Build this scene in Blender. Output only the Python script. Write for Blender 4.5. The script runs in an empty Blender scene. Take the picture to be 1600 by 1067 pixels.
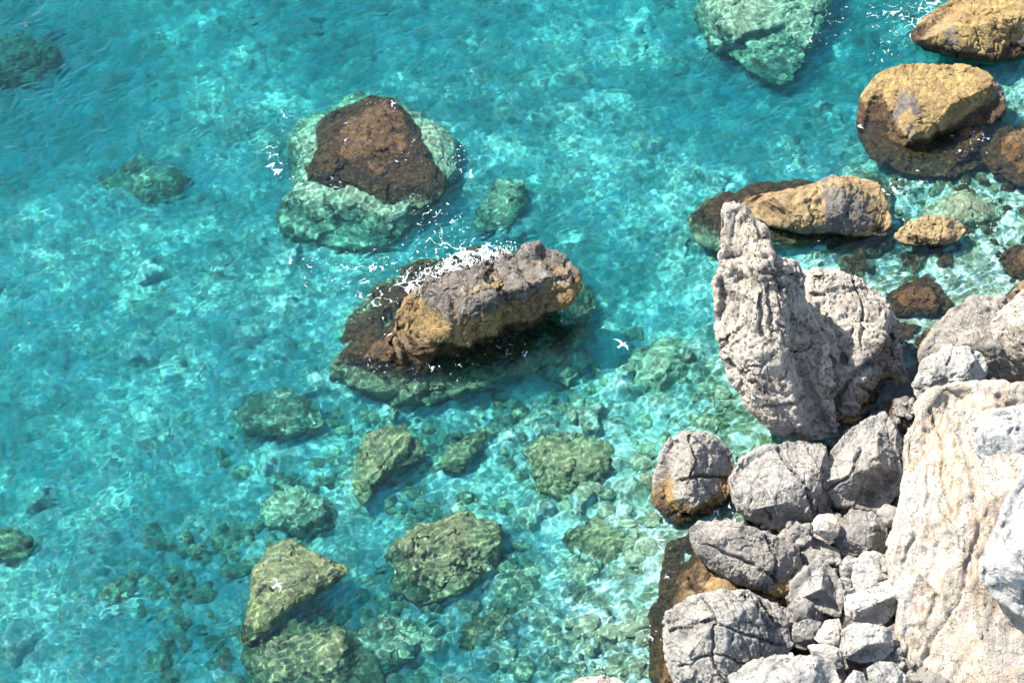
import bpy, bmesh, math, random
import numpy as np
from mathutils import Vector

# ------------------------------------------------------------------ camera, sky, sun, exposure
sc = bpy.context.scene
COL = sc.collection
PITCH = math.radians(50.0)
DIST = 142.0
LENS = 80.0
SP, CP = math.sin(PITCH), math.cos(PITCH)
CAM = np.array([0.0, -DIST * CP, DIST * SP])
camd = bpy.data.cameras.new('camera')
cam = bpy.data.objects.new('camera', camd)
COL.objects.link(cam)
cam.location = CAM
cam.rotation_euler = (math.pi / 2 - PITCH, 0, 0)
camd.lens = LENS
camd.sensor_width = 36
camd.clip_end = 3000
camd.clip_start = 0.5
sc.camera = cam

SUN_ELEV = math.radians(50)
SUN_DIR = np.array([-0.88, 0.44])            # horizontal direction towards the sun
SUN_DIR = SUN_DIR / np.linalg.norm(SUN_DIR)
az = math.atan2(SUN_DIR[0], SUN_DIR[1])      # clockwise from +y
world = bpy.data.worlds.new('World')
sc.world = world
world.use_nodes = True
wn = world.node_tree
bg = wn.nodes['Background']
sky = wn.nodes.new('ShaderNodeTexSky')
sky.sky_type = 'NISHITA'
sky.sun_disc = False
sky.sun_elevation = SUN_ELEV
sky.sun_rotation = az
bg.inputs['Strength'].default_value = 0.135
wn.links.new(sky.outputs[0], bg.inputs['Color'])
sund = bpy.data.lights.new('sun', 'SUN')
sund.energy = 5.0
sund.angle = math.radians(0.5)
sund.color = (1.0, 0.965, 0.91)
sun = bpy.data.objects.new('sun', sund)
COL.objects.link(sun)
tosun = Vector((SUN_DIR[0] * math.cos(SUN_ELEV), SUN_DIR[1] * math.cos(SUN_ELEV), math.sin(SUN_ELEV)))
sun.rotation_euler = tosun.to_track_quat('Z', 'Y').to_euler()
sund.cycles.is_caustics_light = True
sc.view_settings.view_transform = 'Standard'
sc.view_settings.look = 'None'
sc.view_settings.gamma = 1
sc.view_settings.exposure = 1.5
sc.cycles.use_denoising = True
sc.cycles.max_bounces = 8
sc.cycles.diffuse_bounces = 2
sc.cycles.transmission_bounces = 6
sc.cycles.sample_clamp_indirect = 6
sc.cycles.sample_clamp_direct = 12
sc.cycles.volume_max_steps = 2
sc.cycles.volume_step_rate = 10

# ------------------------------------------------------------------ projection helpers
XV = np.array([1.0, 0, 0]); VV = np.array([0, SP, CP]); WV = np.array([0, -CP, SP]); ZV = np.array([0, 0, 1.0])
def ray(px, py):
    k = 36.0 / LENS / 1600.0
    return -WV + XV * ((px - 800.0) * k) + VV * ((533.5 - py) * k)
def at(px, py, z=0.0):
    r = ray(px, py)
    return CAM + r * ((z - CAM[2]) / r[2])
def hit(px, py, A, n):
    r = ray(px, py)
    return CAM + r * (np.dot(A - CAM, n) / np.dot(r, n))

def pix(co):
    d = co - CAM; k = 36.0 / LENS / 1600.0; f = -(d @ WV)
    return 800.0 + (d @ XV) / f / k, 533.5 - (d @ VV) / f / k

# ------------------------------------------------------------------ noise (numpy)
_rng = np.random.default_rng(7)
PERM = _rng.permutation(256)
PERM = np.concatenate([PERM, PERM]).astype(np.int32)
G = _rng.normal(size=(256, 3)); G /= np.linalg.norm(G, axis=1)[:, None]
def pnoise(P):
    P = np.asarray(P, dtype=np.float64)
    I = np.floor(P).astype(np.int64); F = P - I; I &= 255
    U = F * F * F * (F * (F * 6 - 15) + 10)
    out = 0
    for dx in (0, 1):
        hx = PERM[(I[:, 0] + dx) & 255]
        wx = U[:, 0] if dx else 1 - U[:, 0]
        for dy in (0, 1):
            hy = PERM[(hx + I[:, 1] + dy) & 255]
            wy = U[:, 1] if dy else 1 - U[:, 1]
            for dz in (0, 1):
                h = PERM[(hy + I[:, 2] + dz) & 255]
                wz = U[:, 2] if dz else 1 - U[:, 2]
                g = G[h]
                d = g[:, 0] * (F[:, 0] - dx) + g[:, 1] * (F[:, 1] - dy) + g[:, 2] * (F[:, 2] - dz)
                out = out + d * wx * wy * wz
    return out * 1.5
def fbm(P, o=4, gain=0.5):
    s = 0; a = 1
    for i in range(o):
        s = s + a * pnoise(P * (2.03 ** i) + i * 17.3); a *= gain
    return s
def ridged(P, o=3, gain=0.5):
    s = 0; a = 1
    for i in range(o):
        s = s + a * (1 - 2.2 * np.abs(pnoise(P * (2.1 ** i) + i * 9.7))); a *= gain
    return s
CELL = _rng.random((4096, 3))
def worley(P):
    """distances to the nearest and second nearest feature point, and an id of the nearest cell"""
    I = np.floor(P).astype(np.int64)
    f1 = np.full(len(P), 9.0); f2 = np.full(len(P), 9.0); cid = np.zeros(len(P), dtype=np.int64)
    for dx in (-1, 0, 1):
        for dy in (-1, 0, 1):
            for dz in (-1, 0, 1):
                J = I + (dx, dy, dz)
                h = (J[:, 0] * 73856093 ^ J[:, 1] * 19349663 ^ J[:, 2] * 83492791) & 4095
                d = np.linalg.norm(J + CELL[h] - P, axis=1)
                near = d < f1
                f2 = np.where(near, f1, np.minimum(f2, d))
                cid = np.where(near, h, cid)
                f1 = np.where(near, d, f1)
    return f1, f2, cid
def chisel(P):
    """broken-rock relief: every cell of a 3-D Voronoi pattern is a plane with its own tilt"""
    I = np.floor(P).astype(np.int64)
    f1 = np.full(len(P), 9.0); f2 = np.full(len(P), 9.0); g = np.zeros(len(P))
    for dx in (-1, 0, 1):
        for dy in (-1, 0, 1):
            for dz in (-1, 0, 1):
                J = I + (dx, dy, dz)
                h = (J[:, 0] * 73856093 ^ J[:, 1] * 19349663 ^ J[:, 2] * 83492791) & 4095
                v = P - (J + CELL[h]); d = np.linalg.norm(v, axis=1)
                near = d < f1
                f2 = np.where(near, f1, np.minimum(f2, d))
                g = np.where(near, (v * G[h & 255]).sum(1) + 0.35 * (CELL[h, 0] - 0.5), g)
                f1 = np.where(near, d, f1)
    e = smooth(0, 0.06, f2 - f1)
    return g * (0.6 + 0.4 * e) - 0.10 * (1 - e)
def smooth(a, b, x):
    t = np.clip((x - a) / (b - a), 0, 1)
    return t * t * (3 - 2 * t)

# ------------------------------------------------------------------ mesh helpers
def mesh_obj(name, co, faces, material, parent=None, smooth_shade=True):
    me = bpy.data.meshes.new(name)
    k = faces.shape[1]
    me.vertices.add(len(co)); me.vertices.foreach_set('co', np.ascontiguousarray(co, dtype=np.float32).ravel())
    me.loops.add(faces.size); me.loops.foreach_set('vertex_index', np.ascontiguousarray(faces, dtype=np.int32).ravel())
    me.polygons.add(len(faces))
    me.polygons.foreach_set('loop_start', np.arange(0, faces.size, k, dtype=np.int32))
    me.polygons.foreach_set('loop_total', np.full(len(faces), k, dtype=np.int32))
    me.update(calc_edges=True)
    me.polygons.foreach_set('use_smooth', np.full(len(faces), smooth_shade, dtype=bool))
    me.validate()
    me.materials.append(material)
    o = bpy.data.objects.new(name, me)
    COL.objects.link(o)
    o.parent = parent
    o.cycles.is_caustics_receiver = True
    return o
_ico = {}
def ico(n):
    if n not in _ico:
        bm = bmesh.new(); bmesh.ops.create_icosphere(bm, subdivisions=n, radius=1.0)
        v = np.array([x.co[:] for x in bm.verts]); f = np.array([[x.index for x in fc.verts] for fc in bm.faces])
        bm.free(); v /= np.linalg.norm(v, axis=1)[:, None]
        _ico[n] = (v, f)
    return _ico[n]
def vnormals(co, f):
    a, b, c = co[f[:, 0]], co[f[:, 1]], co[f[:, 2]]
    fn = np.cross(b - a, c - a)
    n = np.zeros_like(co)
    for k in range(3):
        for j in range(3):
            n[:, j] += np.bincount(f[:, k], weights=fn[:, j], minlength=len(co))
    return n / (np.linalg.norm(n, axis=1)[:, None] + 1e-12)

# ------------------------------------------------------------------ materials
class NT:
    def __init__(self, name):
        self.m = bpy.data.materials.new(name); self.m.use_nodes = True
        self.t = self.m.node_tree; self.t.nodes.clear()
        self.out = self.n('ShaderNodeOutputMaterial')
    def n(self, typ, **kw):
        x = self.t.nodes.new(typ)
        for k, v in kw.items(): setattr(x, k, v)
        return x
    def l(self, a, b): self.t.links.new(a, b)
    def val(self, sock, v):
        if hasattr(v, 'links') or isinstance(v, bpy.types.NodeSocket): self.l(v, sock)
        else: sock.default_value = v
    def math(self, op, a, b=0.0, clamp=False):
        x = self.n('ShaderNodeMath', operation=op); x.use_clamp = clamp
        self.val(x.inputs[0], a); self.val(x.inputs[1], b); return x.outputs[0]
    def mix(self, f, a, b, mode='MIX'):
        x = self.n('ShaderNodeMix', data_type='RGBA', blend_type=mode)
        self.val(x.inputs[0], f)
        for s, v in ((x.inputs[6], a), (x.inputs[7], b)):
            if isinstance(v, tuple): s.default_value = (*v, 1)
            else: self.l(v, s)
        return x.outputs[2]
    def noise(self, vec, scale, detail=4, rough=0.55, dist=0.0, out='Fac'):
        x = self.n('ShaderNodeTexNoise'); x.inputs['Scale'].default_value = scale
        x.inputs['Detail'].default_value = detail; x.inputs['Roughness'].default_value = rough
        x.inputs['Distortion'].default_value = dist; self.l(vec, x.inputs['Vector']); return x.outputs[out]
    def voro(self, vec, scale, feature='F1', out='Distance', rnd=1.0):
        x = self.n('ShaderNodeTexVoronoi', feature=feature); x.inputs['Scale'].default_value = scale
        x.inputs['Randomness'].default_value = rnd
        self.l(vec, x.inputs['Vector']); return x.outputs[out]
    def step(self, x, a, b):
        r = self.n('ShaderNodeMapRange', interpolation_type='SMOOTHSTEP')
        self.val(r.inputs['Value'], x); r.inputs['From Min'].default_value = a; r.inputs['From Max'].default_value = b
        return r.outputs[0]
    def mapping(self, vec, scale=(1, 1, 1), rot=(0, 0, 0), loc=(0, 0, 0)):
        x = self.n('ShaderNodeMapping'); x.inputs['Scale'].default_value = scale
        x.inputs['Rotation'].default_value = rot; x.inputs['Location'].default_value = loc
        self.l(vec, x.inputs['Vector']); return x.outputs[0]

def rock_mat(name, light=(0.35, 0.34, 0.32), dark=(0.17, 0.165, 0.155), tint=(0.36, 0.26, 0.14), tint_amt=0.25,
             vein=0.3, weed_top=0.35, ochre_top=1.3, ochre_amt=1.0, patch=0.5, under=(0.30, 0.30, 0.17),
             ochre=(0.42, 0.28, 0.10), weed=(0.045, 0.027, 0.016), seed=0.0, bump=1.0, pits=0.4, dark_patch=0.0, zrag=0.9, streak=0.0, weed_bot=-0.45):
    t = NT(name)
    light = (light[0] * 0.74, light[1] * 0.70, light[2] * 0.64); dark = (dark[0] * 0.62, dark[1] * 0.59, dark[2] * 0.54); ochre = (ochre[0] * 0.72, ochre[1] * 0.70, ochre[2] * 0.58); dark_ = (weed[0] * 0.95, weed[1] * 0.92, weed[2] * 0.75); weed = dark_
    geo = t.n('ShaderNodeNewGeometry'); pos = geo.outputs['Position']
    P = t.mapping(pos, loc=(seed * 3.1, seed * 1.7, seed))
    sep = t.n('ShaderNodeSeparateXYZ'); t.l(pos, sep.inputs[0]); z = sep.outputs[2]
    n1 = t.noise(P, 0.35, 6, 0.6, 0.6); n2 = t.noise(P, 2.3, 6, 0.68); n3 = t.noise(P, 7.5, 6, 0.75)
    nr = t.n('ShaderNodeTexNoise', noise_type='RIDGED_MULTIFRACTAL'); nr.inputs['Scale'].default_value = 1.1; nr.inputs['Detail'].default_value = 7; nr.inputs['Roughness'].default_value = 0.62; nr.inputs['Lacunarity'].default_value = 2.2; t.l(P, nr.inputs['Vector']); nr = nr.outputs['Fac']
    c = t.mix(t.step(n1, 0.62 - patch * 0.25, 0.32), light, dark)
    c = t.mix(t.math('MULTIPLY', t.step(n2, 0.5, 0.72), 0.55), c, tuple(min(1, v * 1.35) for v in light))
    c = t.mix(t.math('MULTIPLY', t.step(n2, 0.5, 0.30), 0.6), c, dark)
    # lichens / iron tints
    nt = t.noise(t.mapping(P, scale=(1, 1, 0.6), loc=(31, 7, 3)), 0.6, 5, 0.6, 1.0)
    c = t.mix(t.math('MULTIPLY', t.step(nt, 0.52, 0.68), tint_amt), c, tint)
    # veins and hairline cracks
    vv = t.math('ABSOLUTE', t.math('SUBTRACT', t.noise(t.mapping(P, scale=(1, 0.35, 0.8), rot=(0.4, 0.3, 0.9 + seed)), 0.8, 5, 0.6, 1.2), 0.5))
    c = t.mix(t.math('MULTIPLY', t.step(vv, 0.012, 0.003), vein), c, (0.62, 0.61, 0.58))
    cr = t.math('ABSOLUTE', t.math('SUBTRACT', t.noise(t.mapping(P, scale=(0.8, 1, 1), rot=(0.1, 0.8, 0.2), loc=(9, 4, 2)), 0.55, 4, 0.6, 0.8), 0.5))
    crack = t.step(cr, 0.008, 0.001)
    c = t.mix(t.math('MULTIPLY', crack, 0.7), c, tuple(v * 0.35 for v in dark))
    # grain
    c = t.mix(t.math('MULTIPLY', t.step(n3, 0.52, 0.70), 0.55), c, tuple(v * 0.55 for v in dark))
    c = t.mix(t.math('MULTIPLY', t.step(n3, 0.45, 0.30), 0.4), c, tuple(min(1, v * 1.5) for v in light))
    if streak:
        ns = t.noise(t.mapping(P, scale=(2.6, 0.35, 0.35), rot=(0, 0, 0.12)), 1.0, 6, 0.7, 0.5)
        ns2 = t.noise(t.mapping(P, loc=(50, 3, 8), scale=(1.0, 0.3, 0.3), rot=(0, 0, 0.25)), 0.7, 5, 0.6, 0.8)
        c = t.mix(t.math('MULTIPLY', t.step(ns, 0.50, 0.66), 0.7 * streak), c, dark)
        c = t.mix(t.math('MULTIPLY', t.step(ns2, 0.50, 0.62), 0.75 * streak), c, (0.50, 0.37, 0.25))
        c = t.mix(t.math('MULTIPLY', t.step(ns2, 0.44, 0.34), 0.6 * streak), c, (0.42, 0.40, 0.38))
    # shore zones by height above the sea, with ragged limits
    zn = t.math('ADD', z, t.math('MULTIPLY', t.math('SUBTRACT', t.noise(P, 0.55, 5, 0.65, 0.4), 0.5), 1.8))
    zn2 = t.math('ADD', z, t.math('MULTIPLY', t.math('SUBTRACT', t.noise(P, 0.9 if zrag > 1 else 1.6, 6, 0.72), 0.5), zrag))
    oc = t.mix(t.step(n2, 0.35, 0.68), tuple(v * 0.55 for v in ochre), tuple(min(1, v * 1.25) for v in ochre))
    oc = t.mix(t.math('MULTIPLY', t.step(n3, 0.42, 0.62), 0.6), oc, (0.40, 0.30, 0.15))
    oc = t.mix(t.math('MULTIPLY', t.step(n1, 0.45, 0.60), 0.7), oc, (0.19, 0.115, 0.045))
    oc = t.mix(t.math('MULTIPLY', crack, 0.7), oc, (0.06, 0.04, 0.02))
    c = t.mix(t.math('MULTIPLY', t.step(zn, ochre_top, ochre_top - 0.5), ochre_amt), c, oc)
    if dark_patch:
        nd = t.noise(t.mapping(P, loc=(5, 17, 33)), 0.22, 6, 0.6, 0.5)
        c = t.mix(t.math('MULTIPLY', t.step(nd, 0.53, 0.58), dark_patch), c, (0.115, 0.112, 0.11))
    wd = t.mix(t.step(t.math('ADD', t.math('MULTIPLY', n3, 0.5), t.math('MULTIPLY', n2, 0.5)), 0.42, 0.62), tuple(v * 0.40 for v in weed), (weed[0] * 2.8, weed[1] * 2.5, weed[2] * 1.7))
    c = t.mix(t.step(zn2, weed_top, weed_top - 0.35), c, wd)
    # below the low water mark: pale olive limestone with algae tufts
    un = t.mix(t.step(t.noise(P, 1.3, 6, 0.7, 0.5), 0.40, 0.60), tuple(v * 0.38 for v in under), under)
    un = t.mix(t.math('MULTIPLY', t.step(n3, 0.45, 0.62), 0.5), un, (0.42, 0.42, 0.28))
    c = t.mix(t.step(zn2, weed_bot, weed_bot - 0.55), c, un)
    b = t.n('ShaderNodeBsdfPrincipled')
    t.l(c, b.inputs['Base Color'])
    wet = t.step(zn2, weed_top + 0.5, weed_top)
    t.val(b.inputs['Roughness'], t.math('SUBTRACT', 0.9, t.math('MULTIPLY', wet, 0.5)))
    b.inputs['Specular IOR Level'].default_value = 0.35
    h = t.math('ADD', t.math('MULTIPLY', n2, 0.16), t.math('MULTIPLY', n3, 0.11))
    h = t.math('ADD', h, t.math('MULTIPLY', t.noise(P, 34.0, 3, 0.6), 0.035))
    h = t.math('SUBTRACT', h, t.math('MULTIPLY', crack, 0.12)); h = t.math('ADD', h, t.math('MULTIPLY', nr, -0.05))
    if streak: h = t.math('ADD', h, t.math('MULTIPLY', ns, -0.15))
    pt = t.voro(P, 2.6); h = t.math('SUBTRACT', h, t.math('MULTIPLY', t.step(pt, 0.28, 0.05), 0.12 * pits))
    bp = t.n('ShaderNodeBump'); bp.inputs['Distance'].default_value = 1.0 * bump
    bp.inputs['Strength'].default_value = 0.9
    t.l(h, bp.inputs['Height']); t.l(bp.outputs[0], b.inputs['Normal'])
    t.l(b.outputs[0], t.out.inputs[0])
    return t.m

M_GREY = rock_mat('grey_limestone', weed_top=-0.2, ochre_top=0.2, tint_amt=0.15, dark=(0.20, 0.195, 0.185))
M_GREYOC = rock_mat('grey_limestone_ochre_foot', light=(0.315, 0.295, 0.265), weed_top=0.5, ochre_top=1.2, tint_amt=0.1, seed=3)
M_DGREY = rock_mat('dark_grey_limestone', light=(0.25, 0.245, 0.235), dark=(0.13, 0.13, 0.125), weed_top=-0.3, ochre_top=0.1, tint_amt=0.1, vein=0.6, seed=5)
M_PALE = rock_mat('pale_limestone', light=(0.52, 0.505, 0.48), dark=(0.30, 0.32, 0.30), weed_top=-3, ochre_top=-3, tint_amt=0.15, patch=0.25, seed=8)
M_SPIRE = rock_mat('pitted_limestone', light=(0.56, 0.505, 0.44), dark=(0.19, 0.175, 0.16), weed_top=0.0, ochre_top=0.5, tint=(0.42, 0.33, 0.24), tint_amt=0.45, vein=0.1, pits=2.2, seed=11, bump=1.3)
M_CLIFF = rock_mat('cream_limestone', streak=0.6, light=(0.55, 0.505, 0.445), dark=(0.42, 0.35, 0.27), tint=(0.62, 0.44, 0.26), tint_amt=0.7, weed_top=-3, ochre_top=-3, patch=0.2, vein=0.6, seed=14, bump=1.2)
M_SLAB = rock_mat('blue_grey_limestone', light=(0.50, 0.505, 0.505), dark=(0.38, 0.385, 0.39), tint=(0.6, 0.5, 0.38), tint_amt=0.35, weed_top=-3, ochre_top=-3, patch=0.2, vein=0.7, seed=17)
M_CREAM = rock_mat('cream_stone', light=(0.66, 0.61, 0.54), dark=(0.42, 0.36, 0.28), tint=(0.55, 0.36, 0.18), tint_amt=0.8, weed_top=-3, ochre_top=-3, seed=19)
M_SEA = rock_mat('sea_washed_rock', light=(0.20, 0.178, 0.155), dark=(0.075, 0.066, 0.056), weed_top=1.3, ochre=(0.36, 0.23, 0.08), ochre_top=3.05, ochre_amt=0.9, tint=(0.35, 0.24, 0.10), tint_amt=0.6, seed=23, bump=1.3)
M_OCHRE = rock_mat('ochre_crusted_rock', light=(0.25, 0.235, 0.215), dark=(0.14, 0.13, 0.12), weed_top=0.9, ochre_top=4.5, ochre_amt=0.95, tint=(0.42, 0.28, 0.09), tint_amt=0.9, seed=27, bump=1.2, dark_patch=0.85)
M_WEED = rock_mat('weed_covered_reef', light=(0.2, 0.14, 0.08), dark=(0.1, 0.06, 0.04), weed_top=0.9, ochre_top=2.2, seed=31, weed=(0.048, 0.030, 0.014), zrag=2.6, weed_bot=-1.0, ochre=(0.26, 0.18, 0.085), ochre_amt=0.45, under=(0.28, 0.29, 0.15), bump=1.2)
M_UNDER = rock_mat('submerged_limestone', under=(0.44, 0.36, 0.17), weed_top=-9, ochre_top=-9, light=(0.42, 0.40, 0.22), dark=(0.16, 0.15, 0.08), tint=(0.25, 0.2, 0.08), tint_amt=0.5, seed=37, bump=1.4)
M_UNDER2 = rock_mat('submerged_pale_limestone', under=(0.56, 0.56, 0.36), weed_top=-9, ochre_top=-9, light=(0.52, 0.54, 0.36), dark=(0.2, 0.21, 0.12), tint_amt=0.3, seed=41, bump=1.2)
M_OCHRE_LOW = rock_mat('tan_crusted_low_rock', light=(0.30, 0.27, 0.23), dark=(0.15, 0.13, 0.11), weed_top=0.2, ochre_top=4.5, ochre_amt=0.85, ochre=(0.44, 0.31, 0.15), tint_amt=0.6, seed=29, dark_patch=0.8)
M_TAWNY = rock_mat('submerged_tawny_rock', under=(0.50, 0.36, 0.13), weed_top=-9, ochre_top=-9, light=(0.42, 0.40, 0.22), dark=(0.16, 0.15, 0.08), seed=39, bump=1.2)
#MATS_END

# ------------------------------------------------------------------ sea bed and shore ground
CTRL = [(-200, -100, -8), (0, 0, -6.6), (0, 500, -4.2), (0, 1067, -3.6), (-300, 600, -5.5), (400, -50, -5.3), (400, 250, -4.2), (400, 500, -3.9), (400, 1000, -3.8), (800, -50, -4.4),
        (800, 200, -3.8), (700, 620, -3.7), (800, 800, -3.6), (800, 1050, -3.2), (1000, 500, -4), (1000, 300, -4.2), (1000, 750, -3.1), (980, 950, -2.7),
        (1100, 200, -3.6), (1150, 50, -4.6), (1330, 60, -5.2), (1260, 140, -4.6), (1320, 220, -3), (1450, 300, -2.2), (1250, 390, -2.4), (1400, 430, -1.8), (1550, 400, -1.7),
        (1550, 0, -3), (1000, 1100, -2), (1060, 1060, -0.8), (1100, 880, -0.5), (1060, 830, -1.2), (1200, 800, 0.0), (1300, 900, 0.5), (1400, 1000, 0.9), (1550, 900, 1.5),
        (1320, 640, -0.7), (1170, 660, -2.2), (1430, 590, -0.6), (1560, 560, 0.2), (1600, 1067, 2), (1750, 800, 3), (1750, 500, 1), (1750, 100, -1), (800, 1500, -2), (400, 1400, -3), (1300, 1300, 1.5), (1800, 1300, 5)]
CP_ = np.array([[*at(a, b)[:2], c] for a, b, c in CTRL])
def bed_base(x, y):
    num = 0; den = 1e-9
    for cx, cy, cz in CP_:
        w = np.exp(-((x - cx) ** 2 + (y - cy) ** 2) / (2 * 5.0 ** 2)) + 1e-3 / (1 + ((x - cx) ** 2 + (y - cy) ** 2) / 100.0) ** 2
        num = num + w * cz; den = den + w
    return num / den
def bed(x, y):
    P = np.stack([x, y, np.zeros_like(x)], 1)
    b = bed_base(x, y)
    f1, f2, cid = worley(P * 0.42 + 0.35 * np.stack([pnoise(P * 0.9), pnoise(P * 0.9 + 40), 0 * x], 1))
    hgt = CELL[cid, 0]
    lump = np.clip(0.75 - f1, 0, 1) * (0.3 + 1.5 * hgt * hgt)
    f1b, _, cb = worley(P * 1.15 + 11.5)
    lump2 = np.clip(0.7 - f1b, 0, 1) * (0.1 + 0.55 * CELL[cb, 1])
    big = fbm(P * 0.09 + 5, 3)
    near = 1.0 + 1.1 * smooth(-3.9, -2.9, b)
    out = b + 0.5 * big + lump * 1.0 * near + lump2 * 0.55 * near + 0.16 * fbm(P * 0.8, 4) + 0.05 * ridged(P * 2.2, 2)
    return np.where(b < -0.9, np.minimum(out, b * 0.45 - 0.35), out)
def axis(lo, hi, step, far, g=1.12):
    a = list(np.arange(lo, hi, step)); s = step; x = a[-1]
    while x < far: s *= g; x += s; a.append(x)
    s = step; x = a[0]
    while x > -far: s *= g; x -= s; a.insert(0, x)
    return np.array(a)
def grid(xs, ys):
    X, Y = np.meshgrid(xs, ys)
    nx, ny = len(xs), len(ys)
    idx = np.arange(nx * ny).reshape(ny, nx)
    f = np.stack([idx[:-1, :-1], idx[:-1, 1:], idx[1:, 1:], idx[1:, :-1]], -1).reshape(-1, 4)
    return X.ravel(), Y.ravel(), f
xs, ys = axis(-40, 42, 0.13, 600), axis(-33, 44, 0.13, 600)
X, Y, F = grid(xs, ys)
Z = bed(X, Y)
tb = NT('seabed_sand_and_stone')
geo = tb.n('ShaderNodeNewGeometry'); P = geo.outputs['Position']
a1 = tb.noise(P, 0.2, 6, 0.62, 0.5); a2 = tb.noise(P, 0.9, 6, 0.68, 0.6); a3 = tb.noise(P, 4.5, 5, 0.7)
cc = tb.mix(tb.step(a2, 0.38, 0.60), (0.56, 0.61, 0.48), (0.88, 0.88, 0.80))
cc = tb.mix(tb.math('MULTIPLY', tb.step(a1, 0.56, 0.42), 0.36), cc, (0.36, 0.41, 0.29))
cc = tb.mix(tb.math('MULTIPLY', tb.step(a3, 0.52, 0.70), 0.38), cc, (0.22, 0.25, 0.14))
cc = tb.mix(tb.math('MULTIPLY', tb.step(a3, 0.46, 0.30), 0.5), cc, (0.88, 0.87, 0.78))
sp = tb.n('ShaderNodeSeparateXYZ'); tb.l(P, sp.inputs[0])
zz = tb.math('ADD', sp.outputs[2], tb.math('MULTIPLY', tb.math('SUBTRACT', a2, 0.5), 1.0))
cc = tb.mix(tb.math('MULTIPLY', tb.step(zz, -2.9, -1.5), tb.math('MULTIPLY', tb.step(a2, 0.58, 0.42), 0.8)), cc, (0.15, 0.15, 0.06))
cc = tb.mix(tb.step(zz, -0.9, -0.3), cc, (0.07, 0.045, 0.022))
cc = tb.mix(tb.step(zz, 0.3, 0.9), cc, (0.22, 0.20, 0.17))
bb = tb.n('ShaderNodeBsdfPrincipled'); tb.l(cc, bb.inputs['Base Color']); bb.inputs['Roughness'].default_value = 0.9
bp = tb.n('ShaderNodeBump'); bp.inputs['Distance'].default_value = 0.3; tb.l(tb.math('ADD', a3, tb.math('MULTIPLY', a2, 1.5)), bp.inputs['Height'])
tb.l(bp.outputs[0], bb.inputs['Normal']); tb.l(bb.outputs[0], tb.out.inputs[0])
o = mesh_obj('seabed', np.stack([X, Y, Z], 1), F, tb.m); o['kind'] = 'structure'

# ------------------------------------------------------------------ sea surface: real wavelets that refract the light
rng = np.random.default_rng(3)
WAVES = []
for i in range(66):
    L = 0.34 * (1.052 ** i)
    a = math.radians(122) + rng.normal() * (0.62 if L < 4 else 0.35)
    k = 2 * math.pi / L
    WAVES.append((k * math.cos(a), k * math.sin(a), 0.0060 * L * min(1.0, (0.55 / L)) ** 0.85 * (1.0 if L < 3 else 3 / L), rng.uniform(0, 6.283)))
def wave(x, y):
    P = np.stack([x, y, np.zeros_like(x)], 1)
    wx = x + 0.8 * pnoise(P * 0.3); wy = y + 0.8 * pnoise(P * 0.3 + 50)
    z = np.zeros_like(x)
    for kx, ky, A, ph in WAVES:
        z += A * np.sin(kx * wx + ky * wy + ph)
    calm = 0.55 + 0.75 * smooth(-0.5, 0.6, pnoise(P * 0.07 + 3))
    fade = smooth(90, 45, np.maximum(np.abs(x), np.abs(y)))
    return z * calm * fade
xs, ys = axis(-42, 43, 0.075, 620), axis(-34, 46, 0.075, 620)
X, Y, F = grid(xs, ys)
Z = wave(X, Y)
tw = NT('clear_sea_water')
g = tw.n('ShaderNodeBsdfGlass'); g.inputs['IOR'].default_value = 1.33; g.inputs['Roughness'].default_value = 0.155
g.inputs['Color'].default_value = (0.96, 1.0, 1.0, 1)
tw.l(g.outputs[0], tw.out.inputs[0])
va = tw.n('ShaderNodeVolumeAbsorption'); va.inputs['Color'].default_value = (0.0, 0.93, 0.94, 1)
ge = tw.n('ShaderNodeNewGeometry'); sp = tw.n('ShaderNodeSeparateXYZ'); tw.l(ge.outputs['Position'], sp.inputs[0])
va_d = tw.math('MULTIPLY', tw.math('LESS_THAN', sp.outputs[2], 0.3), 0.375)   # water only below the surface
tw.l(va_d, va.inputs['Density'])
tw.l(va.outputs[0], tw.out.inputs['Volume'])
o = mesh_obj('sea_water', np.stack([X, Y, Z], 1), F, tw.m); o['kind'] = 'structure'
o.cycles.is_caustics_receiver = False
o.cycles.is_caustics_caster = True

# ------------------------------------------------------------------ rocks
def outline_radius(poly, A, n, e1, e2, soft=4):
    pts = []
    q = list(poly) + [poly[0]]
    for (x0, y0), (x1, y1) in zip(q[:-1], q[1:]):
        for s in np.linspace(0, 1, 40, endpoint=False):
            pts.append(hit(x0 + (x1 - x0) * s, y0 + (y1 - y0) * s, A, n) - A)
    pts = np.array(pts); a = pts @ e1; b = pts @ e2
    ph = np.arctan2(b, a); r = np.hypot(a, b)
    o = np.argsort(ph); ph, r = ph[o], r[o]
    T = np.linspace(-math.pi, math.pi, 720, endpoint=False)
    R = np.interp(T, np.concatenate([ph - 2 * math.pi, ph, ph + 2 * math.pi]), np.tile(r, 3))
    def gs(R, s):
        k = np.arange(-int(4 * s), int(4 * s) + 1); w = np.exp(-k * k / (2 * s * s)); w /= w.sum()
        return np.convolve(np.tile(R, 3), w, 'same')[720:1440]
    return T, gs(R, soft), gs(R, 45)
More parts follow.
